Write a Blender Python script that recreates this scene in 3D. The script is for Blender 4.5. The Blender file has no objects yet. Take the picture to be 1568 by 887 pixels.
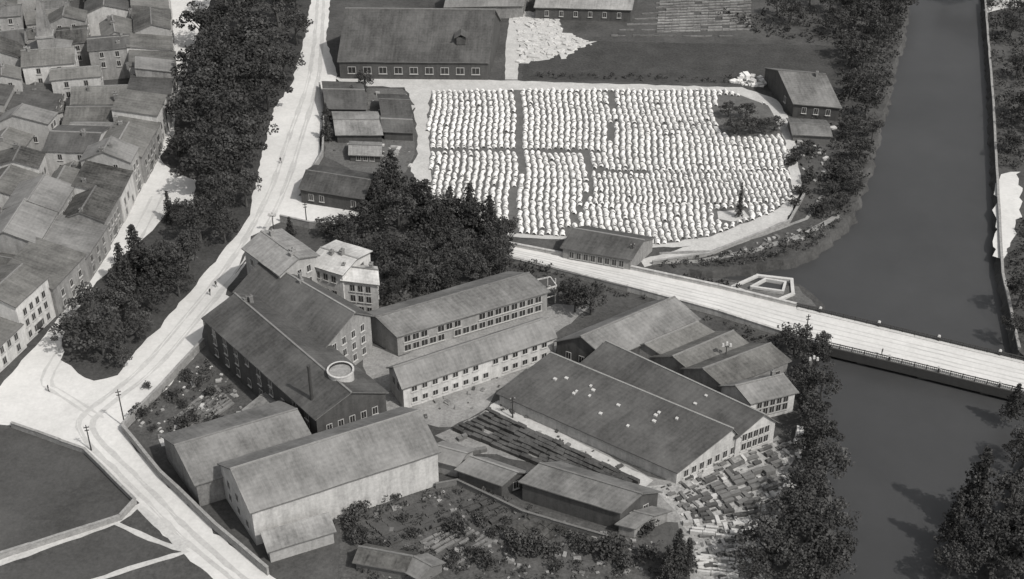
import bpy, math, random
from mathutils import Vector, Matrix
from mathutils.geometry import tessellate_polygon
random.seed(7)
R_=random.random
def U(a,b): return a+(b-a)*R_()
# ---------------------------------------------------------------- survey
# oblique-aerial survey: converts a reading (u,v) of the aerial photo at a known height z to map metres
F=2154.0; H=170.0; PIT=math.radians(35); CP,SP=math.cos(PIT),math.sin(PIT)
def P(u,v,z=0.0):
    a=(u-784)/F; b=(v-443.5)/F
    t=(H-z)/(SP+b*CP)
    return Vector((a*t,(CP-b*SP)*t,z))
scene=bpy.context.scene
# ---------------------------------------------------------------- materials
def mat(name,c,var=.3,scale=.25,tint=(1,.985,.955),rough=.9,pattern=None,rnd=.0,bump=0.0,spec=.2,big=.0,grain=.25):
    m=bpy.data.materials.new(name); m.use_nodes=True
    nt=m.node_tree; N=nt.nodes; L=nt.links
    b=N['Principled BSDF']; b.inputs['Roughness'].default_value=rough
    b.inputs['Specular IOR Level'].default_value=spec
    geo=N.new('ShaderNodeNewGeometry')
    def noise(sc,vec=None,det=6):
        n=N.new('ShaderNodeTexNoise'); n.inputs['Scale'].default_value=sc; n.inputs['Detail'].default_value=det
        n.inputs['Roughness'].default_value=.65
        L.new(vec if vec else geo.outputs['Position'],n.inputs['Vector']); return n.outputs['Fac']
    def math_(op,a,bv):
        n=N.new('ShaderNodeMath'); n.operation=op
        for i,x in enumerate((a,bv)):
            if isinstance(x,(int,float)): n.inputs[i].default_value=x
            else: L.new(x,n.inputs[i])
        return n.outputs[0]
    n1=noise(scale,det=4); n2=noise(scale*7,det=4)
    s=math_('ADD',math_('MULTIPLY',math_('SUBTRACT',n1,.5),2.2*var),math_('MULTIPLY',math_('SUBTRACT',n2,.5),1.8*var))
    if grain: s=math_('ADD',s,math_('MULTIPLY',math_('SUBTRACT',noise(1.7,det=3),.5),2*grain))
    if big:
        s=math_('ADD',s,math_('MULTIPLY',math_('SUBTRACT',noise(.03,det=3),.5),3*big))
    if pattern=='wall':
        mp=N.new('ShaderNodeMapping'); mp.inputs['Scale'].default_value=(.9,.9,.12); L.new(geo.outputs['Position'],mp.inputs[0])
        s=math_('ADD',s,math_('MULTIPLY',math_('SUBTRACT',noise(1,mp.outputs[0]),.5),1.1))  # vertical streaks: dirt and shadow painted into the wall colour
    if pattern=='tiles':
        uv=N.new('ShaderNodeUVMap'); sep=N.new('ShaderNodeSeparateXYZ'); L.new(uv.outputs[0],sep.inputs[0])
        mp=N.new('ShaderNodeMapping'); mp.inputs['Scale'].default_value=(1.6,.12,1); L.new(uv.outputs[0],mp.inputs[0])
        st=noise(1.0,mp.outputs[0])
        s=math_('ADD',s,math_('MULTIPLY',math_('SUBTRACT',st,.5),1.5*var+.5))
        # mended and sooted patches
        pt=noise(.11,det=5)
        mr=N.new('ShaderNodeMapRange'); mr.inputs[1].default_value=.42; mr.inputs[2].default_value=.62; mr.inputs[3].default_value=-.22; mr.inputs[4].default_value=.22
        L.new(pt,mr.inputs[0]); s=math_('ADD',s,mr.outputs[0])
        w=math_('SINE',math_('MULTIPLY',sep.outputs[1],2*math.pi/(.8)),0)
        s=math_('ADD',s,math_('MULTIPLY',w,.03))
    if rnd:
        oi=N.new('ShaderNodeObjectInfo')
        s=math_('ADD',s,math_('MULTIPLY',math_('SUBTRACT',oi.outputs['Random'],.5),2*rnd))
    s=math_('MAXIMUM',math_('ADD',s,1.0),.15)
    v=math_('MULTIPLY',s,c)
    v=math_('MINIMUM',v,.85)
    cb=N.new('ShaderNodeCombineXYZ')
    for i in range(3): L.new(math_('MULTIPLY',v,tint[i]),cb.inputs[i])
    L.new(cb.outputs[0],b.inputs['Base Color'])
    if bump:
        bp=N.new('ShaderNodeBump'); bp.inputs['Strength'].default_value=.6; bp.inputs['Distance'].default_value=bump
        L.new(n2,bp.inputs['Height']); L.new(bp.outputs[0],b.inputs['Normal'])
    return m
COOL=(.985,.99,1.0)
M={}
M['ground']=mat('ground_earth',.062,.5,.12,big=.3,bump=.3,grain=.45)
M['grass']=mat('rough_grass',.048,.5,.2,bump=.3,big=.2,grain=.5)
M['field']=mat('meadow',.060,.35,.1,big=.3,bump=.2,grain=.35)
M['road']=mat('dusty_road',.50,.17,.09,big=.15,grain=.14)
M['track']=mat('wheel_worn_road',.40,.2,.15,big=.15,grain=.2)
M['path']=mat('gravel_path',.40,.3,.3,grain=.2)
M['yard']=mat('packed_yard',.21,.5,.3,big=.15,grain=.4)
M['yardl']=mat('limey_yard',.27,.65,.25,big=.2,grain=.6)
M['yardd']=mat('dark_yard',.10,.5,.3,grain=.5)
M['soil']=mat('garden_soil',.07,.6,.4,grain=.7)
M['drysoil']=mat('drying_ground',.10,.4,.4,grain=.3)
M['white']=mat('bleached_cloth',.64,.2,.35,grain=.15,big=.1)
M['wallw']=mat('limewashed_wall',.42,.24,.3,rnd=.12,pattern='wall')
M['wallm']=mat('stone_wall',.25,.3,.4,rnd=.3,pattern='wall')
M['walld']=mat('dark_timber_wall',.07,.3,.4,pattern='wall')
M['walls']=mat('rubble_wall',.24,.4,.8,grain=.4)
M['roof']=mat('roof_tiles_grey',.15,.22,.25,pattern='tiles',rnd=.12)
M['rooft']=mat('roof_tiles_weathered',.105,.42,.3,pattern='tiles',rnd=.4,tint=(1,.98,.93))
M['roofd']=mat('roof_tiles_dark',.074,.32,.25,pattern='tiles',rnd=.15)
M['roofl']=mat('roof_tiles_pale',.20,.3,.25,pattern='tiles',rnd=.15)
M['roofw']=mat('roof_zinc_pale',.42,.2,.25,pattern='tiles')
M['glass']=mat('window_glass_dark',.03,.2,.5,rough=.25,spec=.5,grain=0)
M['frame']=mat('window_surround',.34,.1,.5,rnd=.2)
M['brick']=mat('chimney_brick',.17,.3,1,rnd=.3)
M['metal']=mat('dark_iron',.05,.2,1,rough=.6)
M['conc']=mat('concrete_pale',.42,.22,.4)
M['water']=mat('river_water',.042,.12,.05,tint=COOL,rough=.4,big=.22,spec=.4,grain=.08)  # broad mottling paints the river's reflections into its base colour
M['wood']=mat('weathered_wood',.13,.3,1)
M['bark']=mat('bark',.07,.3,1)
M['leafd']=mat('foliage_dark',.040,.3,.4,rnd=.2)
M['leafl']=mat('foliage_light',.066,.3,.4,rnd=.2)
M['skin']=mat('clothing_dark',.05,.2,1)
# ---------------------------------------------------------------- mesh builder
class MB:
    def __init__(s): s.v=[];s.f=[];s.m=[];s.uv=[]
    def face(s,pts,mi=0,uvs=None):
        i=len(s.v); s.v+= [tuple(p) for p in pts]; s.f.append(tuple(range(i,i+len(pts)))); s.m.append(mi)
        s.uv+= uvs if uvs else [(p[0],p[1]) for p in pts]
    def box(s,c,ax,sx,sy,z0,z1,mi=0,jit=0,taper=1):
        c=Vector((c[0],c[1],0)); ax=Vector((ax[0],ax[1],0)).normalized(); ay=Vector((-ax.y,ax.x,0))
        P_=[]
        for z,t in((z0,1),(z1,taper)):
            for a,b in((-1,-1),(1,-1),(1,1),(-1,1)):
                p=c+ax*(a*sx/2*t)+ay*(b*sy/2*t); p.z=z
                if jit: p+=Vector((U(-jit,jit),U(-jit,jit),U(-jit,jit)*.6))
                P_.append(p)
        for q in((0,1,5,4),(1,2,6,5),(2,3,7,6),(3,0,4,7),(4,5,6,7)):
            s.face([P_[k] for k in q],mi)
    def slab(s,top,th,mi=0,uvs=None):
        bot=[Vector(p)-Vector((0,0,th)) for p in top]
        s.face(top,mi,uvs); s.face(bot[::-1],mi)
        n=len(top)
        for i in range(n): s.face([bot[i],bot[(i+1)%n],top[(i+1)%n],top[i]],mi)
    def cone(s,p,q,r0,r1,n=7,mi=0,cap=False):
        p=Vector(p);q=Vector(q);d=(q-p).normalized()
        a=d.orthogonal().normalized(); b=d.cross(a)
        A=[p+(a*math.cos(t)+b*math.sin(t))*r0 for t in[2*math.pi*i/n for i in range(n)]]
        B=[q+(a*math.cos(t)+b*math.sin(t))*r1 for t in[2*math.pi*i/n for i in range(n)]]
        for i in range(n): s.face([A[i],A[(i+1)%n],B[(i+1)%n],B[i]],mi)
        if cap: s.face(B,mi)
    def mesh(s,name,mats):
        me=bpy.data.meshes.new(name); me.from_pydata(s.v,[],s.f)
        for m in mats: me.materials.append(m)
        me.polygons.foreach_set('material_index',s.m)
        uvl=me.uv_layers.new(name='UVMap')
        uvl.data.foreach_set('uv',[x for t in s.uv for x in t])
        me.update(); return me
    def obj(s,name,mats,parent=None):
        if not s.f: return None
        o=bpy.data.objects.new(name,s.mesh(name,mats)); scene.collection.objects.link(o)
        if parent: o.parent=parent
        return o
def empty(name,loc=(0,0,0)):
    e=bpy.data.objects.new(name,None); scene.collection.objects.link(e); e.empty_display_size=.5
    return e
def rough(pts,step=2.5,j=.35,closed=True):
    out=[];n=len(pts)
    for i in range(n if closed else n-1):
        a=pts[i];b=pts[(i+1)%n]; k=max(1,int((b-a).length/step)); k=min(k,60)
        for q in range(k):
            p=a.lerp(b,q/k)
            if j: p=p+Vector((U(-j,j),U(-j,j),0))
            out.append(p)
    if not closed: out.append(pts[-1])
    return out
def sheet(name,px,z,m,j=.35,world=False,kerb=0):
    pts=[Vector((p[0],p[1],z)) if world else P(p[0],p[1],z) for p in px]
    pts=rough(pts,2.0,j)
    mb=MB()
    for t in tessellate_polygon([pts]): mb.face([pts[i] for i in t])
    if kerb:
        n=len(pts)
        for i in range(n):
            a=pts[i];b=pts[(i+1)%n]
            mb.face([a-Vector((0,0,kerb)),b-Vector((0,0,kerb)),b,a])
    return mb.obj(name,[M[m]])
def strip(name,px,w,z,m,j=.15,sm=0):
    pts=[P(p[0],p[1],z) for p in px]
    if sm:
        for _ in range(sm):
            q=[pts[0]]
            for a,b in zip(pts,pts[1:]): q+=[a.lerp(b,.25),a.lerp(b,.75)]
            pts=q+[pts[-1]]
    pts=rough(pts,2,0,False); mb=MB(); pr=None
    for i,p in enumerate(pts):
        d=(pts[min(i+1,len(pts)-1)]-pts[max(i-1,0)]).normalized(); n=Vector((-d.y,d.x,0))
        ww=w/2+U(-j,j)
        c=(p+n*ww,p-n*ww)
        if pr: mb.face([pr[0],pr[1],c[1],c[0]])
        pr=c
    return mb.obj(name,[M[m]])
def wall(name,px,h,th,m,z0=0):
    mb=MB(); pts=rough([P(p[0],p[1],z0) for p in px],5,.06,False)
    for a,b in zip(pts,pts[1:]):
        d=b-a; t_=z0+h+U(-.08,.08); mb.box((a+b)/2,d,d.length+th*.98,th,z0-.1,t_,0)
        mb.box((a+b)/2,d,d.length+th*.9,th+.16,t_+.012,t_+.12,0)
    return mb.obj(name,[M[m]])
def inside(p,poly):
    c=False;n=len(poly);x,y=p[0],p[1]
    for i in range(n):
        a=poly[i];b=poly[i-1]
        if (a[1]>y)!=(b[1]>y) and x<(b[0]-a[0])*(y-a[1])/(b[1]-a[1])+a[0]: c=not c
    return c
def segd(p,a,b):
    ax,ay=a[0],a[1];dx,dy=b[0]-ax,b[1]-ay
    t=max(0,min(1,((p[0]-ax)*dx+(p[1]-ay)*dy)/(dx*dx+dy*dy+1e-9)))
    return math.hypot(p[0]-ax-t*dx,p[1]-ay-t*dy)
# ---------------------------------------------------------------- buildings
def windows(mb,p,q,zs,n,w=.9,hh=1.4,inset=1.2,skip=0,out=None,door=False):
    d=(q-p); Ln=d.length; d.normalize(); nrm=Vector((d.y,-d.x,0))
    if out is not None and nrm.dot(out)<0: nrm=-nrm
    for z in zs:
        for i in range(n):
            if R_()<skip: continue
            t=inset+(Ln-2*inset)*(i+.5)/n
            c=p+d*t
            mb.box(c+nrm*.03,d,w+.3,.06,z-hh/2-.15,z+hh/2+.15,1)
            mb.box(c+nrm*.05,d,w,.06,z-hh/2,z+hh/2,0)
            mb.box(c+nrm*.085,d,.07,.03,z-hh/2,z+hh/2,1)
            mb.box(c+nrm*.12,d,w+.5,.24,z-hh/2-.26,z-hh/2-.155,1)
    if door:
        c=p+d*(Ln*.5); mb.box(c+nrm*.05,d,1.8,.08,0,2.3,0)
def bw(name,a,b,hb,h,r,k=2.0,wallm='wallm',roofm='roof',wf=None,wB=None,wA=None,wbk=None,chim=0,over=.45,door=False,flat=False,sky=0,plinth=True):
    a=Vector((a.x,a.y,0));b=Vector((b.x,b.y,0)); hb=Vector((hb.x,hb.y,0)); c=b+hb*k; d=a+hb*k
    E=empty(name); up=lambda p,z:Vector((p.x,p.y,z))
    ra=a+hb; rb=b+hb
    mb=MB(); 
    mb.face([up(a,-.2),up(b,-.2),up(b,h),up(a,h)])
    hbk=h if k>1.01 else h+r
    mb.face([up(c,-.2),up(d,-.2),up(d,hbk),up(c,hbk)])
    for s_,t_,rr in((a,d,ra),(b,c,rb)):
        if k>1.01: mb.face([up(s_,-.2),up(t_,-.2),up(t_,h),up(rr,h+r),up(s_,h)])
        else: mb.face([up(s_,-.2),up(t_,-.2),up(t_,h+r),up(s_,h)])
    mb.obj('walls',[M[wallm]],E)
    ab=(b-a); LA=ab.length; dl=ab.normalized(); hl=hb.length; hd=hb.normalized()
    rf=MB(); sl=r/hl; o=over; th=.22
    A0=up(a-dl*o-hd*o,h-o*sl+.12);B0=up(b+dl*o-hd*o,h-o*sl+.12)
    A1=up(ra-dl*o,h+r+.12);B1=up(rb+dl*o,h+r+.12)
    def slope(A0,B0,A1,B1):
        n=max(2,int(LA/2.5)); S=(A1-A0).length; u0=U(0,50)
        sag=[U(-.05,.04) for _ in range(n+1)]; sag2=[U(-.06,.05) for _ in range(n+1)]
        ts=[0]+[ (i+U(-.3,.3))/n for i in range(1,n)]+[1]
        for i in range(n):
            t0,t1=ts[i],ts[i+1]
            p0=A0.lerp(B0,t0)+Vector((0,0,sag2[i]));p1=A0.lerp(B0,t1)+Vector((0,0,sag2[i+1]))
            q0=A1.lerp(B1,t0)+Vector((0,0,sag[i]));q1=A1.lerp(B1,t1)+Vector((0,0,sag[i+1]))
            ux=u0+LA*t0;uy=u0+LA*t1
            rf.face([p0,p1,q1,q0],0,[(ux,0),(uy,0),(uy,S),(ux,S)])
            rf.face([p0-Vector((0,0,th)),p1-Vector((0,0,th)),p1,p0],1)
            rf.face([p0-Vector((0,0,th)),p1-Vector((0,0,th)),q1-Vector((0,0,th)),q0-Vector((0,0,th))],1)
            if i==0: rf.face([p0-Vector((0,0,th)),p0,q0,q0-Vector((0,0,th))],1)
            if i==n-1: rf.face([p1-Vector((0,0,th)),p1,q1,q1-Vector((0,0,th))],1)
        return sag
    slope(A0,B0,A1,B1)
    if k>1.01:
        h2=hl*(k-1); sl2=r/h2
        C0=up(c+dl*o+hd*o,h-o*sl2+.12);D0=up(d-dl*o+hd*o,h-o*sl2+.12)
        slope(D0,C0,A1,B1)
        rf.box((A1+B1)/2,dl,(B1-A1).length,.35,h+r-.02,h+r+.24,2)
    for i in range(sky):
        t=U(.08,.92); s_=U(.25,.8)
        p=A0.lerp(B0,t).lerp(A1.lerp(B1,t),s_)
        rf.box(p,dl,U(.4,.7),.6,p.z-.1,p.z+U(.1,.3),3)
    rf.obj('roof',[M[roofm],M['wood'],M['brick'],M['conc']],E)
    wn=MB()
    if wf: windows(wn,a,b,wf[0],wf[1],out=-hd,skip=.08,door=door,**(wf[2] if len(wf)>2 else {}))
    if wB: windows(wn,b,c,wB[0],wB[1],out=dl,skip=.05)
    if wA: windows(wn,a,d,wA[0],wA[1],out=-dl,skip=.1)
    if wbk: windows(wn,d,c,wbk[0],wbk[1],out=hd,skip=.1)
    wn.obj('windows',[M['glass'],M['frame']],E)
    if chim:
        cm=MB()
        for i in range(chim):
            t=U(.05,.95); q=ra.lerp(rb,t)+hd*U(-.4,.4)*hl*.6
            zz=h+r+U(.3,1.2); sx=U(.4,.75)
            cm.box(q,dl,sx,sx*1.5,h+r*.4,zz,0); cm.box(q,dl,sx+.14,sx*1.5+.14,zz+.003,zz+.12,0)
            cm.cone((q.x,q.y,zz+.12),(q.x,q.y,zz+.5),.13,.10,6,1,True)
        cm.obj('chimneys',[M['brick'],M['wood']],E)
    return E
def bd(name,A,B,Rr,h,r,k=2.0,**kw):
    a=P(A[0],A[1],h);b=P(B[0],B[1],h);m=P(Rr[0],Rr[1],h+r)
    hb=m-b; hb.z=0
    return bw(name,a,b,hb,h,r,k,**kw)
# ---------------------------------------------------------------- ground + river
west=[(1415,-150),(1392,0),(1380,60),(1350,180),(1322,280),(1300,335),(1240,388),(1150,408),(1060,414),(1052,426),(1130,428),(1225,436),(1262,470),(1240,500),(1238,545),(1250,620),(1258,700),(1268,800),(1280,900),(1290,1100)]
east=[(1490,-150),(1508,0),(1520,150),(1528,300),(1535,420),(1562,540),(1590,560),(1590,640),(1575,700),(1530,800),(1510,900),(1490,1100)]
gm=MB()
def land(bank,side):
    pts=rough([P(*p) for p in bank],2,.7 if side<0 else .25,False)
    top=pts[0]; bot=pts[-1]
    far=[Vector((bot.x,-800,0)),Vector((side*4000,-800,0)),Vector((side*4000,5000,0)),Vector((top.x+60,5000,0))]
    poly=pts+far
    for t in tessellate_polygon([poly]): gm.face([poly[i] for i in t],0)
    pr=None
    for i,p in enumerate(pts):
        d=(pts[min(i+1,len(pts)-1)]-pts[max(i-1,0)]).normalized()
        n=Vector((-d.y,d.x,0))*(-side)
        q=p+n*U(1.2,2.6); q.z=-4
        if pr: gm.face([pr[0],pr[1],q,p],0)
        pr=(p,q)
land(west,-1); land(east,1)
gm.face([(-4000,-800,-4),(4000,-800,-4),(4000,5000,-4),(-4000,5000,-4)],0)
gm.obj('ground',[M['ground']])
wm=MB(); wm.face([(0,-800,-2.0),(420,-800,-2.0),(700,5000,-2.0),(0,5000,-2.0)]); wm.obj('river_water',[M['water']])
# ---------------------------------------------------------------- sheets
sheet('road',[(-60,640),(0,592),(115,458),(135,430),(200,300),(235,240),(262,150),(258,0),(255,-60),(500,-60),(505,0),(500,60),(518,125),(492,190),(490,240),(465,285),(440,335),(385,362),(368,400),(345,452),(362,462),(312,492),(312,530),(250,600),(190,662),(250,735),(330,815),(440,900),(340,900),(270,840),(215,775),(130,690),(30,652),(-40,645)],.03,'road')
for i,off in enumerate((-14,-9,8,13)):
    strip('wheel_track',[(492+off*.4,-20),(488+off*.5,60),(480+off*.7,130),(452+off*.9,210),(428+off,290),(375+off,390),(300+off,480),(225+off,570),(150+off,625),(120+off,655),(205+off,735),(290+off,825),(370+off,890)],.5,.045+i*.002,'track',j=.2,sm=2)
for i,off in enumerate((-7,9)):
    strip('wheel_track',[(150+off,640),(90+off,600),(60+off,585),(130+off,490),(200+off,380),(240+off,300)],.5,.055+i*.002,'track',j=.2,sm=2)
sheet('tree_island_verge',[(118,570),(145,584),(182,574),(200,545),(245,500),(290,445),(330,400),(380,335),(400,240),(420,165),(446,130),(466,60),(476,0),(476,-40),(325,-40),(322,0),(300,60),(272,150),(266,210),(245,240),(262,262),(300,275),(298,310),(262,318),(240,345),(150,430),(98,500),(96,550)],.16,'grass',kerb=.13)
sheet('path',[(515,118),(600,119),(790,124),(1135,134),(1190,152),(1216,195),(1229,290),(1205,338),(1085,388),(985,408),(980,398),(1060,376),(1000,380),(860,366),(780,362),(655,306),(628,262),(640,235),(634,160),(620,134),(515,130)],.03,'path')
FIELD=[(660,141),(800,138),(940,138),(1110,138),(1178,162),(1203,220),(1214,300),(1180,326),(1090,362),(1010,374),(860,362),(790,358),(662,302),(655,170)]
sheet('drying_field',FIELD,.06,'drysoil')
sheet('dirt_yard',[(515,132),(618,136),(630,165),(634,235),(622,265),(560,272),(498,240),(498,190)],.04,'yardd')
sheet('yard',[(430,330),(450,300),(560,312),(540,350),(470,345)],.035,'road')
sheet('factory_courtyard',[(545,520),(610,545),(850,465),(905,470),(850,510),(852,545),(760,600),(745,625),(690,655),(600,645),(560,570)],.03,'yard')
sheet('gravel_yard',[(668,668),(745,628),(770,612),(990,728),(1040,738),(1190,668),(1218,690),(1200,760),(1165,900),(1060,900),(1040,800),(1000,800),(960,750),(800,705),(720,690)],.035,'yard')
sheet('lime_yard',[(990,742),(1040,742),(1190,675),(1210,700),(1190,770),(1150,900),(1070,900),(1050,800),(1015,770)],.05,'yardl',j=.9)
sheet('loading_strip',[(738,640),(762,612),(1000,735),(985,752)],.055,'path')
sheet('field',[(-60,680),(20,654),(130,692),(206,770),(196,784),(0,852),(-60,870)],.045,'field')
sheet('field',[(-60,900),(0,880),(178,806),(262,850),(130,900)],.045,'field')
strip('path',[(-60,875),(0,862),(180,797),(212,775),(240,800),(285,842)],1.6,.06,'path')
strip('path',[(175,800),(230,825),(285,845),(200,870),(100,905)],1.1,.065,'path')
sheet('meadow',[(800,100),(830,62),(1285,70),(1295,160),(1215,150),(1130,128),(800,122)],.02,'grass')
strip('path',[(800,-40),(785,60),(783,122)],3.6,.045,'path')
sheet('rubble_ground',[(790,20),(850,15),(862,50),(910,65),(860,85),(795,98)],.05,'path',j=1)
sheet('garden_plot',[(192,655),(290,560),(318,545),(375,600),(465,625),(300,690),(250,690)],.03,'soil')
sheet('garden_plot',[(520,800),(668,745),(700,740),(960,820),(1000,810),(1000,900),(520,900)],.03,'soil')
sheet('riverside_terrace',[(1040,432),(1130,432),(1222,440),(1250,470),(1130,455),(1040,440)],.03,'yardd')
sheet('towpath',[(1562,262),(1537,268),(1526,290),(1523,390),(1540,398),(1562,330)],.03,'road',j=.8)
sheet('towpath',[(1508,20),(1530,-10),(1600,-20),(1600,8),(1540,14)],.03,'road',j=.8)
sheet('garden_path',[(240,672),(330,655),(390,628),(432,612),(436,622),(392,642),(335,668),(245,684)],.05,'path')
strip('bank_path',[(1285,330),(1230,360),(1150,385),(1070,400),(1000,402)],1.4,.05,'yard')
strip('bank_path',[(1010,388),(1090,385),(1160,362),(1235,335),(1260,300)],1.0,.05,'yard')
# ---------------------------------------------------------------- drying field cloths: parallel wavy rows
fw=[P(*p) for p in FIELD]
gaps=[[(797,136),(799,180),(796,232)],[(796,232),(790,290),(782,360)],[(938,136),(932,232)],[(905,235),(900,300),(866,362)],[(655,231),(780,231),(917,234)],[(903,262),(992,266)]]
gw=[.85,.6,.45,.6,.8,.75]
gsegs=[]
for g,w_ in zip(gaps,gw):
    q=[P(*p) for p in g]; gsegs+=[(a,b,w_) for a,b in zip(q,q[1:])]
hole=[P(*p) for p in [(1098,146),(1150,148),(1196,178),(1204,208),(1120,212),(1100,200)]]
hole2=[P(*p) for p in [(1098,322),(1140,318),(1150,336),(1120,342),(1096,336)]]
cl=MB()
lo=[P(*p) for p in [(900,262),(1216,262),(1216,312),(895,314)]]
def wig(x,y):
    return .17*math.sin(y*1.75+.5*math.sin(x*.21)+x*.05)+.30*math.sin(y*.22+x*.06)+.25*math.sin(y*.09+x*.13)
def cloth_rows(sp,cond,hw,pitch):
    x=-30
    while x<85:
        x+=sp*U(.96,1.04); y=255+U(0,.3); jr=U(.93,1.05)
        while y<345:
            L_=pitch*U(.85,1.15); y0=y;y1=y+L_*U(.86,.98); y+=L_
            p=(x,(y0+y1)/2)
            if not inside(p,fw) or inside(p,hole) or inside(p,hole2) or not cond(p): continue
            if any(segd(p,a,b)<w_ for a,b,w_ in gsegs): continue
            if R_()<.012: continue
            x0=x+wig(x,y0)+U(-.07,.07);x1=x+wig(x,y1)+U(-.07,.07)
            w=hw*jr*U(.86,1.08); z=U(.34,.6); tz=U(-.1,.1)
            cl.face([(x0-w,y0,.09),(x0-w*.45,y0,z),(x1-w*.45,y1,z+tz),(x1-w,y1,.09)])
            cl.face([(x0-w*.45,y0,z),(x0+w*.2,y0,z*1.12),(x1+w*.2,y1,z*1.12+tz),(x1-w*.45,y1,z+tz)])
            cl.face([(x0+w*.2,y0,z*1.12),(x0+w,y0,.09),(x1+w,y1,.09),(x1+w*.2,y1,z*1.12+tz)])
cloth_rows(1.5,lambda p:not inside(p,lo),.56,1.0)
cloth_rows(1.3,lambda p:inside(p,lo),.46,.9)
cl.obj('drying_cloth_rows',[M['white']])
sheet('sand_patch',[(1100,324),(1138,320),(1148,333),(1122,340),(1098,335)],.075,'path')
# ---------------------------------------------------------------- bridge and causeway
Uc=[(780,376),(960,411),(1100,441),(1220,470),(1400,513),(1568,553),(1700,584)]
Lc=[(780,396),(960,442),(1100,480),(1230,522),(1400,562),(1568,603),(1700,636)]
zd=.6
Uw=[P(u,v,zd) for u,v in Uc]; Lw=[P(u,v,zd) for u,v in Lc]
def ribbon(mb,A,B,z0,z1,mi=0,mi2=None):
    for i in range(len(A)-1):
        f=lambda p,z:Vector((p.x,p.y,z))
        mb.face([f(A[i],z1),f(B[i],z1),f(B[i+1],z1),f(A[i+1],z1)],mi)
        mb.face([f(A[i],z0),f(A[i+1],z0),f(A[i+1],z1),f(A[i],z1)],mi if mi2 is None else mi2)
        mb.face([f(B[i],z0),f(B[i+1],z0),f(B[i+1],z1),f(B[i],z1)],mi if mi2 is None else mi2)
        mb.face([f(A[i],z0),f(B[i],z0),f(B[i+1],z0),f(A[i+1],z0)],mi if mi2 is None else mi2)
cz=empty('causeway_road'); mb=MB(); ribbon(mb,Uw[:4],Lw[:4],-.3,zd); mb.obj('roadbed',[M['road']],cz)
mb=MB()
for W_ in(Uw[:4],Lw[:4]):
    for a,b in zip(W_,W_[1:]):
        d=b-a; mb.box((a+b)/2,d,d.length,.4,-.2,zd+.75,0); mb.box((a+b)/2,d,d.length+.1,.56,zd+.753,zd+.9,0)
mb.obj('parapet_walls',[M['wallw']],cz)
br=empty('river_bridge'); mb=MB(); ribbon(mb,Uw[3:],Lw[3:],-.5,zd+.005,0,1); mb.obj('deck',[M['road'],M['metal']],br)
# wheel tracks along the carriageway
mb=MB()
for t in(.3,.42,.58,.7):
    c_=[a.lerp(b,t) for a,b in zip(Uw,Lw)]; pts=rough(c_,2,.05,False); pr=None
    for p in pts:
        q=(p+Vector((0,.17+U(-.08,.08),.012)),p-Vector((0,.17+U(-.08,.08),-.012)))
        if pr: mb.face([pr[0],pr[1],q[1],q[0]])
        pr=q
mb.obj('carriageway_tracks',[M['track']],br)
mb=MB()
for W_,O_ in((Uw[3:],Lw[3:]),(Lw[3:],Uw[3:])):
    for a,b,o in zip(W_,W_[1:],O_):
        d=b-a; n=int(d.length/2.2); dn=d.normalized()
        inn=(o-a).normalized()
        mb.box((a+b)/2+inn*.15,d,d.length,.16,zd+.9,zd+1.05,0)
        mb.box((a+b)/2+inn*.15,d,d.length,.10,zd+.45,zd+.55,0)
        mb.box((a+b)/2+inn*.55,d,d.length,.8,zd+.02,zd+.14,1)
        mb.box((a+b)/2-inn*.2,d,d.length,.35,-1.3,zd+.1,0)
        for i in range(n):
            p=a+d*(i/n)+inn*.15; mb.box(p,d,.18,.18,zd,zd+1.1,0)
            for k in range(1,6):
                q=p+dn*(2.2*k/6); mb.box(q,d,.07,.07,zd+.1,zd+.9,0)
            if i%5==2: mb.box(p,d,.4,.4,zd,zd+1.15,0); mb.box(p,d,.6,.6,zd+1.153,zd+1.45,1,taper=.6)
mb.obj('railings',[M['metal'],M['conc']],br)
mb=MB()
for t in(.0,.28,.56,.84):
    a=Uw[3].lerp(Uw[5],t); b=Lw[3].lerp(Lw[5],t); c=(a+b)/2; d=b-a
    mb.box(c,d,d.length-.6,1.6,-4,-.52,0); mb.box(c,d,d.length-.2,1.9,-.9,-.525,0)
mb.obj('piers',[M['walld']],br)
bs=empty('garden_basin'); mb=MB()
def ring(mb,px,w,z0,z1,mi):
    pts=[P(*p) for p in px]
    for i in range(len(pts)):
        a=pts[i];b=pts[(i+1)%len(pts)];d=b-a; mb.box((a+b)/2,d,d.length+w*.9,w,z0,z1+i*.004,mi)
ring(mb,[(1122,441),(1160,424),(1212,430),(1214,452),(1190,462),(1150,453)],.7,0,.5,0)
ring(mb,[(1150,443),(1172,431),(1202,436),(1198,450)],.5,.02,.8,0)
mb.obj('coping',[M['conc']],bs)
mb=MB(); q=[P(u,v,.3) for u,v in[(1152,443),(1172,432),(1200,437),(1196,449)]]; mb.face(q); mb.obj('water',[M['water']],bs)
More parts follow.
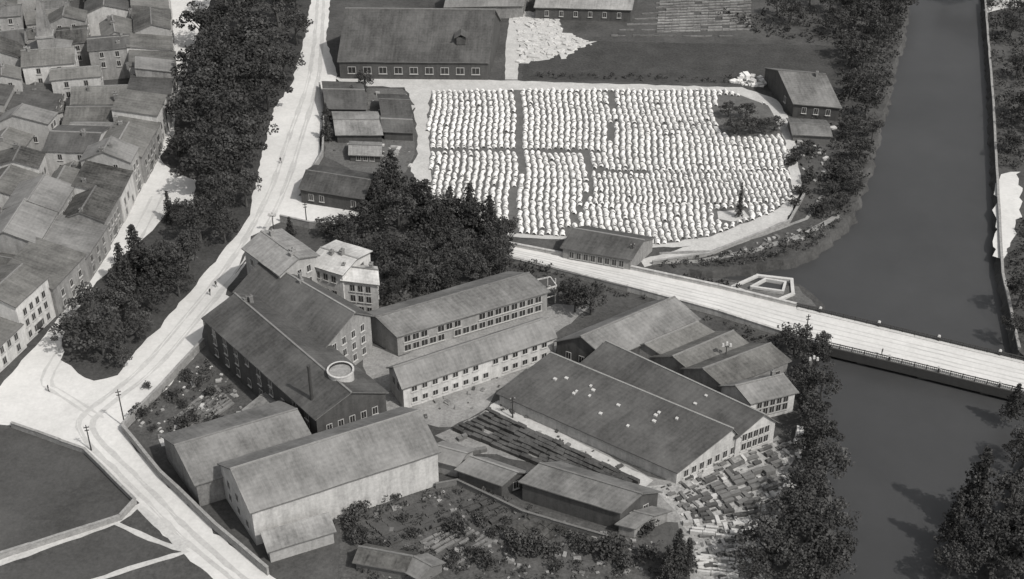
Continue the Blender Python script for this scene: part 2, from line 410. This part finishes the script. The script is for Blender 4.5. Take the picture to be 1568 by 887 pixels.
# ---------------------------------------------------------------- factory buildings
bd('warehouse',(385,782),(670,690),(640,630),8,4,wallm='wallw',roofm='roof',wA=([2.5,5.5],3))
bd('lean_to_shed',(412,842),(510,812),(500,785),3,1.3,k=1,roofm='roofl',wallm='wallm')
bd('storehouse',(300,740),(483,684),(452,628),5.5,3.2,roofm='roof',wallm='wallm')
bd('factory_wing',(313,487),(484,640),(536,600),8.5,3,roofm='roofd',wallm='walld',wf=([2,4.8,7],9),wB=([2.2,5.2],5),chim=2)
bd('factory_wing',(360,447),(497,531),(541,478),9.2,3.3,k=1.55,roofm='roofd',wallm='wallm',wB=([2,4.8,7.6],4),wf=([6.5],7),chim=3)
bd('factory_house',(374,380),(428,420),(456,395),13,1.6,roofm='roofl',wallm='wallm',wf=([5,8,10.7],4),wB=([5,8,11],3),chim=3)
bd('white_villa',(524,428),(578,434),(576,414),9,1.2,roofm='roofw',wallm='wallw',wf=([2,4.7,7.2],3),wB=([5,7.4],2),chim=2)
bd('white_villa',(472,404),(524,420),(545,396),10.5,1.0,roofm='roofw',wallm='wallw',wf=([5,8.6],3),wB=([5.5,8.6],2),chim=3)
bd('workshop_range',(608,514),(838,446),(808,419),5,2,roofm='roof',wallm='wallm',wf=([3.6,1.4],17,dict(w=1.3,hh=1.3)),sky=0)
bd('workshop_range',(617,592),(849,515),(837,487),5.5,2.3,roofm='roof',wallm='wallw',wf=([1.6,4.2],14,dict(w=1.0,hh=1.0)),wA=([4],2))
bd('machine_shed',(930,548),(1068,488),(1031,456),5.5,3.2,roofm='roof',wallm='walld',wA=([3],3))
bd('sawtooth_shed',(1020,546),(1097,513),(1067,494),4,1.8,roofm='rooft',wallm='wallm')
bd('sawtooth_shed',(1062,570),(1150,532),(1121,508),4,2,roofm='rooft',wallm='wallm')
bd('sawtooth_shed',(1108,590),(1207,552),(1178,527),4.5,2,roofm='rooft',wallm='wallm',wf=([2],6))
bd('small_workshop',(1150,616),(1218,599),(1197,574),5,2,roofm='roof',wallm='wallw',wf=([2,3.8],5),wB=([2.6],2),chim=1)
bd('weaving_hall',(765,602),(1037,722),(1120,656),3,4.2,k=1.25,roofm='roofd',wallm='wallw',wB=([1.6],7),sky=14)
bd('weaving_hall',(893,556),(1128,668),(1168,634),5,3,k=1.6,roofm='roofd',wallm='wallw',wB=([1.8,4.0],5),sky=2)
bd('timber_shed',(800,737),(950,783),(980,756),4.5,1.8,roofm='roof',wallm='walld',wB=([2.2],2))
bd('lean_to_shed',(948,802),(972,808),(998,790),2.4,.8,roofm='roof',wallm='wallm')
bd('timber_shed',(702,718),(768,741),(790,723),3,1.5,roofm='roof',wallm='walld',wB=([1.5],1))
bd('timber_shed',(655,700),(700,712),(712,694),3,1,roofm='roof',wallm='wallm')
bd('garden_shed',(545,858),(620,872),(628,852),2.4,1.2,roofm='rooft',wallm='wood')
bd('garden_shed',(618,872),(640,884),(658,866),2.2,1,roofm='roof',wallm='wood')
bd('garden_shed',(375,628),(405,640),(432,618),2.4,.8,roofm='roofl',wallm='wallm')
bd('riverside_shed',(862,378),(966,396),(984,368),3.5,2,roofm='roofd',wallm='wallm',wf=([1.8],8))
bd('tannery_barn',(519,92),(747,94),(756,15),5.5,9,roofm='roofd',wallm='walld',wf=([2.6],9,dict(w=1.9,hh=1.7)),chim=0)
bd('cottage',(1216,158),(1286,164),(1262,114),4,3.6,k=1.8,roofm='roof',wallm='walld',wf=([2.2],3),wA=([2.2],2),chim=1)
bd('long_shed',(820,10),(966,14),(972,-14),4,3,roofm='roofl',wallm='walld',wf=([2],6))
bd('long_shed',(682,10),(800,8),(806,-22),4,3,roofm='roof',wallm='wallm')
bd('small_shed',(586,176),(630,178),(626,154),3,1.5,roofm='roofd',wallm='walld',wf=([1.5],2))
bd('small_shed',(588,200),(632,202),(629,184),2.6,1.2,roofm='roofd',wallm='walld')
bd('small_shed',(516,206),(584,206),(580,184),2.4,.9,roofm='roofl',wallm='walld')
bd('small_shed',(536,236),(582,238),(582,224),2,.8,roofm='roofl',wallm='walld',wf=([1.2],3))
bd('coach_shed',(460,288),(556,303),(566,276),4,1.6,roofm='roofd',wallm='walld',wf=([2],5))
bd('small_shed',(1215,205),(1272,208),(1268,192),2,.8,roofm='roof',wallm='wood')
bd('small_shed',(500,165),(560,166),(556,138),3,1.5,roofm='roofd',wallm='walld')
e=empty('roof_vent_dormer'); mb=MB(); p=P(706,55,10.5); mb.box(p,(1,0),2.4,2.4,8.5,10.6,0); 
mb.slab([Vector((p.x-1.8,p.y-1.6,10.55)),Vector((p.x,p.y-1.6,11.6)),Vector((p.x,p.y+2,11.6)),Vector((p.x-1.8,p.y+2,10.55))],.15,1)
mb.slab([Vector((p.x+1.8,p.y-1.6,10.55)),Vector((p.x,p.y-1.6,11.61)),Vector((p.x,p.y+2,11.61)),Vector((p.x+1.8,p.y+2,10.55))],.15,1)
mb.obj('dormer',[M['walld'],M['roofd']],e)
mb=MB()
for (u,v) in[(828,464),(850,458),(838,446),(850,446)]:
    p=P(u,v+6); mb.box(p,(1,.5),.2,.2,0,4.2,0)
for s_ in(((828,470),(852,463)),((815,455),(842,449)),((828,470),(815,455)),((852,463),(842,449))):
    a=P(*s_[0]);b=P(*s_[1]); mb.box((a+b)/2,b-a,(b-a).length,.22,4.0,4.25+U(0,.03),0)
    mb.box((a+b)/2,b-a,(b-a).length,.12,1.8,1.95+U(0,.03),0)
mb.obj('timber_porch',[M['wallw']])
tk=empty('water_tank'); c=P(523,585,9.5); mb=MB()
mb.cone((c.x,c.y,6),(c.x,c.y,9.6),2.0,2.0,20,0); mb.cone((c.x,c.y,9.6),(c.x,c.y,12.2),2.35,2.35,28,0); mb.cone((c.x,c.y,12.2),(c.x,c.y,12.4),2.5,2.5,28,0)
mb.cone((c.x,c.y,12.4),(c.x,c.y,12.41),2.5,2.15,28,0); mb.cone((c.x,c.y,12.41),(c.x,c.y,11.9),2.15,2.15,28,1); mb.cone((c.x,c.y,11.9),(c.x,c.y,11.91),2.15,.01,28,2)
mb.obj('drum',[M['wallw'],M['glass'],M['yard']],tk)
st=empty('factory_chimney'); c=P(484,672); mb=MB()
mb.cone((c.x,c.y,0),(c.x,c.y,16.5),.42,.26,12,0); mb.cone((c.x,c.y,16.5),(c.x,c.y,17),.34,.34,12,0,True); mb.box(c,(1,0),1.6,1.6,-.1,2.2,0)
mb.obj('shaft',[M['metal']],st)
# ---------------------------------------------------------------- terraced town
prof=[(-70,566),(0,503),(60,448),(113,398),(150,345),(178,300),(203,250),(228,205),(248,165),(264,128),(264,60),(258,0),(252,-60),(248,-120)]
pw=[P(u,v,8.5) for u,v in prof]
tot=[0]
for a,b in zip(pw,pw[1:]): tot.append(tot[-1]+(b-a).length)
def at(s):
    for i in range(len(pw)-1):
        if s<=tot[i+1]: return pw[i].lerp(pw[i+1],(s-tot[i])/(tot[i+1]-tot[i]))
    return pw[-1]
s=0
while s<tot[-1]-8:
    L_=U(5.5,14)
    a=at(s);b=at(min(s+L_-.06,tot[-1]))
    dl=(b-a).normalized(); nb=Vector((-dl.y,dl.x,0))
    if nb.x>0: nb=-nb
    off=U(-.4,.4); dep=0
    for j in range(7):
        D=U(7,14) if j else U(9,12)
        hh=U(6.3,10.2) if j==0 else U(3.5,10)
        if j in(2,5): dep+=U(2,6)
        if j and R_()<.10: dep+=D*.7; continue
        tw=dl*U(-1.2,1.2) if j else Vector((0,0,0))
        aa=a+nb*(dep+off)+tw*.5;bb=b+nb*(dep+off)+tw*.5
        if j: aa+=nb*U(-.8,.8)
        c_=dict(wallm=random.choice(['wallw','wallm','wallm','wallw'] if j==0 else['wallw','wallm','wallm','wallm']) ,roofm=random.choice(['rooft','rooft','rooft','roof','roofd','rooft']),chim=random.choice([0,1,1,2]),over=.3)
        if a.x<-120 and j>5: break
        q_=R_()
        if j and q_<.4:
            A_=aa;B_=aa+nb*(D-.1)+dl*U(-.6,.6); hv=(bb-aa)/2; hv=hv-nb*hv.dot(nb)
            bw('terraced_house',A_,B_,hv,hh,hv.length*U(.25,.5),wf=([hh-1.6,hh-4.4] if hh>5 else[1.6],2),wA=([hh-1.6],2),**c_)
        elif q_<.5:
            bw('terraced_house',aa,bb,nb*(D-.1),hh*.85,U(1.5,2.5),k=1,wf=([1.6,4.2],3),**c_)
        else:
            kk=U(1.5,2.0) if j else 2
            bw('terraced_house',aa,bb,nb*(D/kk-.03),hh,D/2*U(.28,.5),k=kk,wf=([1.6,4.4,7.0] if hh>8.4 else [1.6,4.4] if hh>5.6 else[1.8],max(2,int(L_/2.6))),wA=([hh-1.5,hh-4.3],2) if R_()<.6 and hh>6 else None,door=True,**c_)
        dep+=D
    s+=L_
sp=empty('church_spire'); c=P(84,128); mb=MB()
mb.box(c,(1,.2),4,4,-.1,14,0); mb.box(c,(1,.2),4.5,4.5,14.003,14.5,0); mb.box(c,(1,.2),3.8,3.8,14.503,26,1,taper=.03)
mb.obj('tower_and_spire',[M['wallm'],M['roofl']],sp)
# ---------------------------------------------------------------- trees
def leafquad(mb,c,s,mi):
    a=Vector((U(-1,1),U(-1,1),U(-1,1)))
    if a.length<.1: a=Vector((1,0,0))
    a.normalize(); b=a.cross(Vector((U(-1,1),U(-1,1),U(-1,1)))).normalized()
    a*=s*U(.6,1.1);b*=s*U(.5,1.0)
    mb.face([c-a,c-b*.9,c+a,c+b],mi)
def clump(mb,c,r,n,s,mi):
    for _ in range(n):
        d=Vector((U(-1,1),U(-1,1),U(-1,1)))
        while d.length>1: d=Vector((U(-1,1),U(-1,1),U(-1,1)))
        d=d*(.55+.45/max(.3,d.length)) if d.length>.3 else d
        leafquad(mb,c+Vector((d.x*r,d.y*r,d.z*r*.75)),s,mi)
def broad(seed,h=12,rad=5):
    random.seed(seed); mb=MB()
    lean=Vector((U(-.5,.5),U(-.5,.5),0))
    mb.cone((0,0,-.2),lean+Vector((0,0,h*.45)),.42,.26,8,0); mb.cone(lean+Vector((0,0,h*.45)),lean*1.4+Vector((0,0,h*.8)),.26,.08,6,0)
    for i in range(38):
        th=U(0,6.283); el=math.asin(U(-.35,1)); q=U(.45,1.05)
        c=Vector((math.cos(th)*math.cos(el)*rad*q,math.sin(th)*math.cos(el)*rad*q,h*.58+math.sin(el)*h*.36*q))+lean
        if i<9: mb.cone(lean*.8+Vector((0,0,h*U(.3,.5))),c,.14,.04,5,0)
        clump(mb,c,U(.8,1.6)*rad/5,46,.33,1 if R_()<.6 else 2)
    return mb.mesh('broadleaf',[M['bark'],M['leafd'],M['leafl']])
def conifer(seed,h=14,rad=3.4):
    random.seed(seed); mb=MB(); mb.cone((0,0,-.2),(0,0,h*.97),.36,.04,8,0)
    z=h*.12
    while z<h:
        rr=rad*(1-z/h)**.8+.25; n=max(3,int(rr*3.2)); o=U(0,6)
        for i in range(n):
            th=o+i*6.283/n+U(-.25,.25); q=rr*U(.6,1.2)
            e=Vector((math.cos(th)*q,math.sin(th)*q,z-q*.22)); mb.cone((0,0,z),e,.06,.02,4,0)
            for t in(.4,.7,1.0):
                clump(mb,Vector((0,0,z)).lerp(e,t),.5,9,.3,1 if R_()<.7 else 2)
        z+=U(.75,1.05)
    return mb.mesh('conifer',[M['bark'],M['leafd'],M['leafl']])
def bushm(seed):
    random.seed(seed); mb=MB()
    for i in range(5): mb.cone((0,0,-.1),(U(-1,1),U(-1,1),1.4),.07,.02,4,0)
    for i in range(11):
        clump(mb,Vector((U(-1.1,1.1),U(-1.1,1.1),U(.5,1.9))),.75,30,.22,1 if R_()<.5 else 2)
    return mb.mesh('shrub',[M['bark'],M['leafd'],M['leafl']])
BR=[broad(i+10,12,5) for i in range(6)]; CO=[conifer(i+40) for i in range(3)]; BU=[bushm(i+70) for i in range(3)]
random.seed(99)
def plant(kind,u,v,h,wf=1.0):
    src,nm,h0={'b':(BR,'broadleaf_tree',12),'c':(CO,'conifer_tree',14),'s':(BU,'shrub',2.4)}[kind]
    o=bpy.data.objects.new(nm,random.choice(src)); scene.collection.objects.link(o)
    p=P(u,v); o.location=p; s=h/h0; o.scale=(s*wf*U(.9,1.1),s*wf*U(.9,1.1),s); o.rotation_euler=(0,0,U(0,6.28)); return o
for u,v,h,w in[(315,75,14,1.1),(372,58,15,1.1),(428,42,14,1.1),(345,112,14,1.1),(402,104,15,1.1),(436,130,12,1),(308,150,14,1.1),(362,165,15,1.15),(412,172,13,1),(298,205,13,1),(345,222,15,1.1),(388,235,13,1),
  (305,262,12,1),(350,285,14,1.1),(378,318,10,.9),(335,335,12,1),(308,372,11,1),(345,372,8,1),(275,250,8,.9),(455,70,11,.9),(455,15,13,1),(340,20,13,1),(385,0,14,1),(430,-15,13,1),(272,345,7,.8),
  (290,415,10,.95),(262,440,10,.9),(235,478,9,1),(160,545,11,1.15),(125,540,9,1.1),(150,500,10,1),(195,490,9,1),(250,425,9,1),(320,300,13,1.1),(370,265,14,1.1),(330,185,14,1.1),(385,140,15,1.1),(330,130,14,1),(215,520,7,1),(275,455,7,1)]:
    plant('b',u,v,h,w)
for u,v,h,w in[(215,425,13,1.1),(192,440,11,1.1),(235,440,10,1.1),(180,468,9,1.2),(262,340,8,.8)]: plant('c',u,v,h,w)
plant('b',190,562,5,1.1)
for u,v,h,w in[(600,305,11,.9),(640,325,9,1),(690,350,9,1),(735,362,9,1),(768,384,9,1),(660,365,9,1),(610,350,10,1),(565,360,9,1),(530,372,7,1),(700,395,9,1),(750,410,9,1),(640,405,8,1),(590,405,8,1),(680,425,8,1.1),(620,440,8,1.1),(720,428,8,1),(765,425,7,1),(600,462,6,1.1),(655,448,7,1.1),(690,446,6,1.1),(730,440,6,1),(880,478,7,1),(905,482,7,1.1),(870,465,6,1),(578,315,6,1),(560,140,6,1.2),(540,160,5,1),(500,365,5,1),(545,395,6,1)]:
    plant('b',u,v,h,w)
for u,v,h in[(602,300,12),(580,330,10),(720,352,12),(655,340,11),(690,345,10),(750,365,11),(445,362,5),(502,215,7),(500,185,5)]: plant('c',u,v,h,1.1)
for u,v,h,w in[(1300,35,9,1.1),(1330,20,10,1.1),(1365,30,10,1),(1295,90,8,1.1),(1320,110,9,1.1),(1345,70,9,1),(1300,150,8,1),(1325,180,8,1),(1300,215,7,1),(1315,250,7,1),(1295,285,6,1),(1210,40,8,1),(1190,25,7,1),(1240,10,8,1),(1270,20,8,1),(1310,0,10,1.1),(1400,5,6,1),(1385,20,7,1.1),(1330,50,9,1.1),(1280,55,8,1),(1365,60,7,1),
  (1290,320,4,1.2),(1270,300,4,1.2),(1262,330,3.5,1.3),(1305,300,5,1),(1330,150,7,1),(1335,215,6,1),
  (1215,545,7,1),(1245,575,8,1),(1255,620,8,1),(1248,665,8,1.1),(1255,700,8,1.1),(1258,745,9,1.1),(1235,780,9,1.1),(1205,810,9,1.1),(1175,860,9,1.2),(1225,860,10,1.2),(1262,830,9,1.1),(1150,890,7,1.1),(1255,890,9,1.2),(1285,870,7,1),(1205,895,9,1),(1260,540,5,1),(1228,600,6,1),(1228,700,5,1),
  (1550,715,6,1),(1565,700,7,1),(1545,790,9,1.1),(1490,810,7,1),(1565,850,11,1.1),(1520,865,9,1.2),(1480,875,8,1.1),(1450,885,7,1.1),(1560,900,11,1.2),
  (1545,60,7,1),(1555,120,7,1),(1560,180,8,1),(1548,235,6,1),(1575,200,9,1),(1560,30,6,1),(1556,470,8,1),(1550,520,6,1),(1475,-2,7,1.1),(1500,-5,8,1.1),(1450,-10,7,1.1),
  (1125,205,4.5,1.5),(1150,205,5,1.4),(1172,207,4.5,1.4),(1140,185,5,1.3),(1115,180,4.5,1.3),(1185,200,4,1.2)]:
    plant('b',u,v,h,w)
for u,v,h in[(1488,790,15),(1455,830,11),(1035,880,10),(1052,872,7),(1020,890,8),(1548,640,8)]: plant('c',u,v,h,1.0)
plant('c',1131,333,9,.45)
def mass(name,px,zt,dens,s=.34,r=.9):
    poly=[P(*p) for p in px]; xs=[p.x for p in poly]; ys=[p.y for p in poly]
    A=(max(xs)-min(xs))*(max(ys)-min(ys)); mb=MB()
    for _ in range(int(A*dens)):
        p=Vector((U(min(xs),max(xs)),U(min(ys),max(ys)),0))
        if not inside(p,poly): continue
        p.z=U(.1,1)*zt; clump(mb,p,r*U(.6,1.3),13,s,0 if R_()<.6 else 1)
    return mb.obj(name,[M['leafd'],M['leafl']])
mass('riverbank_undergrowth',[(1275,0),(1392,0),(1380,60),(1350,180),(1325,280),(1303,330),(1270,340),(1240,330),(1285,200),(1285,80)],2.2,.4)
mass('riverbank_undergrowth',[(1190,500),(1240,510),(1238,560),(1250,620),(1258,700),(1275,887),(1225,887),(1228,700),(1225,600)],2.2,.4)
mass('courtyard_undergrowth',[(480,345),(560,310),(640,290),(780,360),(790,398),(850,415),(840,432),(590,478),(580,420),(520,385)],2.4,.5)
mass('garden_undergrowth',[(520,800),(668,752),(760,755),(900,815),(1000,830),(1060,880),(700,900),(560,900)],1.2,.28,s=.24,r=.6)
mass('garden_undergrowth',[(200,650),(290,565),(318,548),(360,600),(330,650),(250,670)],.9,.25,s=.25,r=.6)
mass('bank_reeds',[(1000,408),(1090,395),(1180,378),(1260,345),(1290,335),(1245,384),(1150,404),(1060,412)],.9,.7,s=.26,r=.6)
mass('bank_reeds',[(985,415),(1060,425),(1130,432),(1130,445),(1040,432)],1.5,.6,s=.28,r=.7)
mass('bridge_slope_scrub',[(850,420),(960,450),(1100,492),(1200,520),(1190,540),(1120,510),(1040,470),(950,455),(860,440)],1.0,.5,s=.28,r=.7)
mass('opposite_bank_undergrowth',[(1512,0),(1525,150),(1533,262),(1560,262),(1600,200),(1600,0)],1.6,.35)
mass('opposite_bank_undergrowth',[(1542,400),(1570,330),(1600,330),(1600,540),(1565,530)],1.6,.35)
mass('opposite_bank_undergrowth',[(1580,700),(1532,800),(1510,887),(1600,900),(1600,640)],2.4,.35)
mass('meadow_scrub',[(1090,20),(1280,10),(1285,70),(1180,60)],1.2,.25)
mass('hedge',[(800,112),(1130,120),(1135,128),(800,120)],.8,.35,s=.25,r=.5)
mass('weedy_fringe',[(1228,170),(1285,170),(1300,300),(1250,320),(1234,290),(1222,200)],.9,.22,s=.28,r=.6)
for i in range(70):
    u,v=random.choice([(U(540,1000),U(800,885)),(U(200,340),U(580,660)),(U(1210,1280),U(230,330)),(U(690,960),U(820,880)),(U(520,640),U(760,850))])
    if 380<u<680 and v<790-(u-385)*.32+20: continue
    plant('s',u,v,U(1.2,3.4),1)
# ---------------------------------------------------------------- gardens, frames, clutter
def beds(name,quad,n,w,h,mi,skip=.08):
    q=[P(*p) for p in quad]; mb=MB()
    for i in range(n):
        t=(i+.5)/n; a=q[0].lerp(q[3],t);b=q[1].lerp(q[2],t); d=b-a; k=max(2,int(d.length/2))
        for j in range(k):
            if R_()<skip: continue
            p=a.lerp(b,(j+.5)/k); mb.box(p+Vector((U(-.06,.06),U(-.06,.06),0)),d,d.length/k*.96,w*U(.8,1.1),0,h*U(.7,1.2),0,jit=.03)
    return mb.obj(name,[M[mi]])
beds('timber_racks',[(690,660),(900,745),(985,742),(755,632)],7,.85,.9,'roofd',skip=.03)
beds('timber_racks',[(690,665),(700,660),(760,700),(735,706)],2,.8,.8,'wood')
beds('vegetable_beds',[(700,775),(740,760),(830,800),(790,825)],8,1.0,.5,'leafl')
beds('vegetable_beds',[(560,800),(650,770),(690,800),(600,835)],9,.8,.4,'leafl')
beds('vegetable_beds',[(640,830),(700,800),(760,830),(700,870)],8,.6,.3,'roof')
beds('cold_frames',[(775,815),(820,788),(870,808),(828,842)],5,1.2,.6,'rooft')
beds('allotment_rows',[(1010,2),(1150,-5),(1150,48),(1005,52)],12,.5,.4,'roofl')
beds('allotment_rows',[(1160,-10),(1010,2),(930,60),(1120,62)],7,.3,.4,'roof')
beds('vegetable_beds',[(265,640),(330,590),(360,620),(300,660)],8,.5,.4,'roof')
beds('settling_tanks',[(1062,806),(1160,816),(1152,830),(1055,820)],3,.5,.8,'conc')
beds('settling_tanks',[(1072,850),(1140,858),(1130,887),(1066,880)],5,.5,.6,'conc')
beds('timber_stacks',[(1085,745),(1180,715),(1200,745),(1110,775)],5,.8,.9,'wood',skip=.3)
beds('timber_stacks',[(1060,778),(1150,760),(1165,790),(1080,800)],4,.7,.8,'walld',skip=.3)
def litter(name,px,n,s0,s1,ms,zf=.6,ax=None,el=2.2):
    poly=[P(*p) for p in px]; xs=[p.x for p in poly]; ys=[p.y for p in poly]; mb=MB(); c=0
    for _ in range(n*6):
        p=(U(min(xs),max(xs)),U(min(ys),max(ys)))
        if not inside(p,poly): continue
        s_=s0+(s1-s0)*R_()**2; a=U(0,3.14) if ax is None else ax+random.choice([0,0,1.57])+U(-.12,.12)
        mb.box(p,(math.cos(a),math.sin(a)),s_*U(.8,el),s_,0,s_*zf*U(.4,1.1),int(R_()*len(ms)),jit=s_*.04,taper=U(.85,1)); c+=1
        if c>=n: break
    return mb.obj(name,[M[m] for m in ms])
litter('lime_heap',[(790,20),(850,15),(862,50),(912,66),(860,88),(795,98)],300,.5,1.6,['wallw','conc','path'],zf=.35)
litter('stone_yard_blocks',[(1005,745),(1190,672),(1222,690),(1215,760),(1170,780),(1040,790)],330,.2,.9,['conc','wood','walld','yardd','walld','roof'],ax=.5,el=4,zf=.8)
litter('stone_yard_blocks',[(1040,795),(1190,780),(1150,887),(1080,887)],240,.2,.9,['conc','wood','wallm','walld','roofd'],ax=.2,el=4,zf=.8)
litter('scattered_crates',[(500,140),(630,145),(630,260),(510,240)],120,.3,1.2,['wallm','wood','walld','conc'])
litter('scattered_crates',[(1215,190),(1275,195),(1275,290),(1235,300)],60,.3,1.2,['wallm','wood','walld','conc'])
litter('white_stack',[(1118,126),(1140,116),(1172,124),(1170,136)],45,.6,1.6,['white','wallw'],zf=.8)
litter('garden_clutter',[(200,655),(290,570),(318,550),(375,605),(440,620),(300,690)],120,.25,.8,['wallm','wood','yard','conc'])
litter('garden_clutter',[(530,800),(668,752),(960,822),(1000,830),(980,887),(560,887)],320,.25,.8,['wallm','wood','yard','roofd'])
litter('courtyard_goods',[(560,570),(610,600),(600,640),(690,650),(760,600),(845,550),(850,520),(620,600)],40,.3,.8,['wallm','wood','walld'])
litter('courtyard_goods',[(720,640),(760,615),(1000,735),(980,745)],50,.3,.8,['wallm','wood','walld'])
litter('bank_stones',[(1070,395),(1160,372),(1240,345),(1265,330),(1240,365),(1150,392)],60,.3,.9,['wallm','wood','walld'])
litter('bridge_foot_stones',[(1222,660),(1232,665),(1225,730),(1212,725)],14,.6,1.4,['white','conc'],zf=1)
wall('boundary_wall',[(190,662),(250,735),(330,812),(410,880)],1.8,.4,'walls')
wall('boundary_wall',[(190,660),(250,598),(312,530)],1.8,.4,'walls')
wall('boundary_wall',[(20,655),(130,694),(208,772)],1.2,.35,'walls')
wall('boundary_wall',[(0,856),(186,796),(206,774)],1.2,.35,'walls')
wall('boundary_wall',[(780,402),(850,418),(960,446)],1.2,.3,'walls')
wall('boundary_wall',[(1000,405),(1085,392),(1208,342),(1234,295)],.8,.35,'walls')
wall('boundary_wall',[(490,135),(497,190),(494,240),(462,300)],1.6,.3,'walls')
wall('quay_wall',[(1508,0),(1520,150),(1528,300),(1535,420),(1560,535)],.5,.4,'walls')
wall('boundary_wall',[(430,340),(475,350),(540,355)],1.8,.3,'walls')
wall('boundary_wall',[(668,748),(700,742),(800,790),(930,828)],1.2,.25,'wood')
def pole(name,u,v,h,arm=1.6,ball=False):
    c=P(u,v); mb=MB(); mb.cone((c.x,c.y,-.2),(c.x,c.y,h),.15,.09,7,0,True)
    if ball:
        for t in(-1,0,1):
            mb.box((c.x+t*.7,c.y),(1,0),.5,.5,h+.1+(.4 if t==0 else 0),h+.7+(.4 if t==0 else 0),1,taper=.7)
        mb.box(c,(1,0),1.6,.1,h-.1,h+.05,0)
    else:
        mb.box(c,(1,.3),arm,.12,h-.6,h-.45,0); mb.box(c,(1,.3),arm*.8,.12,h-1.3,h-1.15,0)
        for t in(-.4,.4): mb.box((c.x+t*arm,c.y+t*.3*arm),(1,0),.1,.1,h-.44,h-.2,1)
    mb.obj(name,[M['metal'],M['conc']])
pole('utility_pole',192,655,9,1);pole('utility_pole',1232,525,7,1);pole('utility_pole',967,408,6,1);pole('street_lamp',1108,575,7,ball=True);pole('street_lamp',1240,590,6,ball=True)
pole('utility_pole',140,690,6,1);pole('utility_pole',470,345,6,1);pole('utility_pole',1160,815,7,1);pole('street_lamp',420,360,5,ball=True);pole('utility_pole',785,640,5,1)
# pedestrians
pm=bpy.data.meshes.new('person_body')
J=[((0,0,.95),.15),((0,0,1.25),.15),((0,0,1.45),.16),((0,0,1.55),.06),((0,.01,1.68),.105),((.22,0,1.42),.06),((.27,.05,1.15),.045),((.26,.16,.92),.035),((-.22,0,1.42),.06),((-.27,-.05,1.15),.045),((-.26,.02,.9),.035),((.1,0,.88),.09),((.11,.14,.5),.07),((.11,.1,.08),.05),((.11,.24,.05),.04),((-.1,0,.88),.09),((-.11,-.05,.5),.07),((-.11,-.26,.1),.05),((-.11,-.14,.05),.04)]
Eg=[(0,1),(1,2),(2,3),(3,4),(2,5),(5,6),(6,7),(2,8),(8,9),(9,10),(0,11),(11,12),(12,13),(13,14),(0,15),(15,16),(16,17),(17,18)]
pm.from_pydata([j[0] for j in J],Eg,[]); pm.materials.append(M['skin'])
for i,(u,v) in enumerate([(331,440),(322,452),(1350,562),(75,600),(430,250)]):
    o=bpy.data.objects.new('pedestrian',pm.copy()); scene.collection.objects.link(o)
    o.modifiers.new('skin','SKIN')
    bpy.context.view_layer.objects.active=o
    o.modifiers.new('sub','SUBSURF').levels=1
    try:
        if not o.data.skin_vertices: bpy.ops.mesh.customdata_skin_add()
        for k,jj in enumerate(J): o.data.skin_vertices[0].data[k].radius=(jj[1],jj[1]*.85)
        o.data.skin_vertices[0].data[0].use_root=True
    except Exception as ex: print('skin',ex)
    o.location=P(u,v,.04) if u<1000 else P(u,v-18,.62); o.rotation_euler=(0,0,U(0,6.28))
# ---------------------------------------------------------------- light
EL=math.radians(50); to=Vector((.74*math.cos(EL),-.67*math.cos(EL),math.sin(EL))).normalized()
sl=bpy.data.lights.new('sun','SUN'); sl.energy=3.5; sl.angle=math.radians(1.2); sl.color=(1,.975,.94)
so=bpy.data.objects.new('sun',sl); scene.collection.objects.link(so); so.rotation_euler=to.to_track_quat('Z','Y').to_euler()
w=bpy.data.worlds.new('World'); scene.world=w; w.use_nodes=True; nt=w.node_tree
bg=nt.nodes['Background']; sk=nt.nodes.new('ShaderNodeTexSky'); sk.sky_type='NISHITA'; sk.sun_disc=False
sk.sun_elevation=EL; sk.sun_rotation=math.atan2(to.x,to.y); sk.dust_density=3
hs=nt.nodes.new('ShaderNodeHueSaturation'); hs.inputs['Saturation'].default_value=.12
nt.links.new(sk.outputs[0],hs.inputs['Color']); nt.links.new(hs.outputs[0],bg.inputs[0]); bg.inputs[1].default_value=.14
cam=bpy.data.cameras.new('camera'); cam.sensor_width=36; cam.lens=36*F/1568; cam.clip_end=9000; cam.clip_start=1
co=bpy.data.objects.new('camera',cam); scene.collection.objects.link(co); co.location=(0,0,H); co.rotation_euler=(math.pi/2-PIT,0,0); scene.camera=co
scene.view_settings.view_transform='Standard'; scene.view_settings.look='None'; scene.view_settings.exposure=0
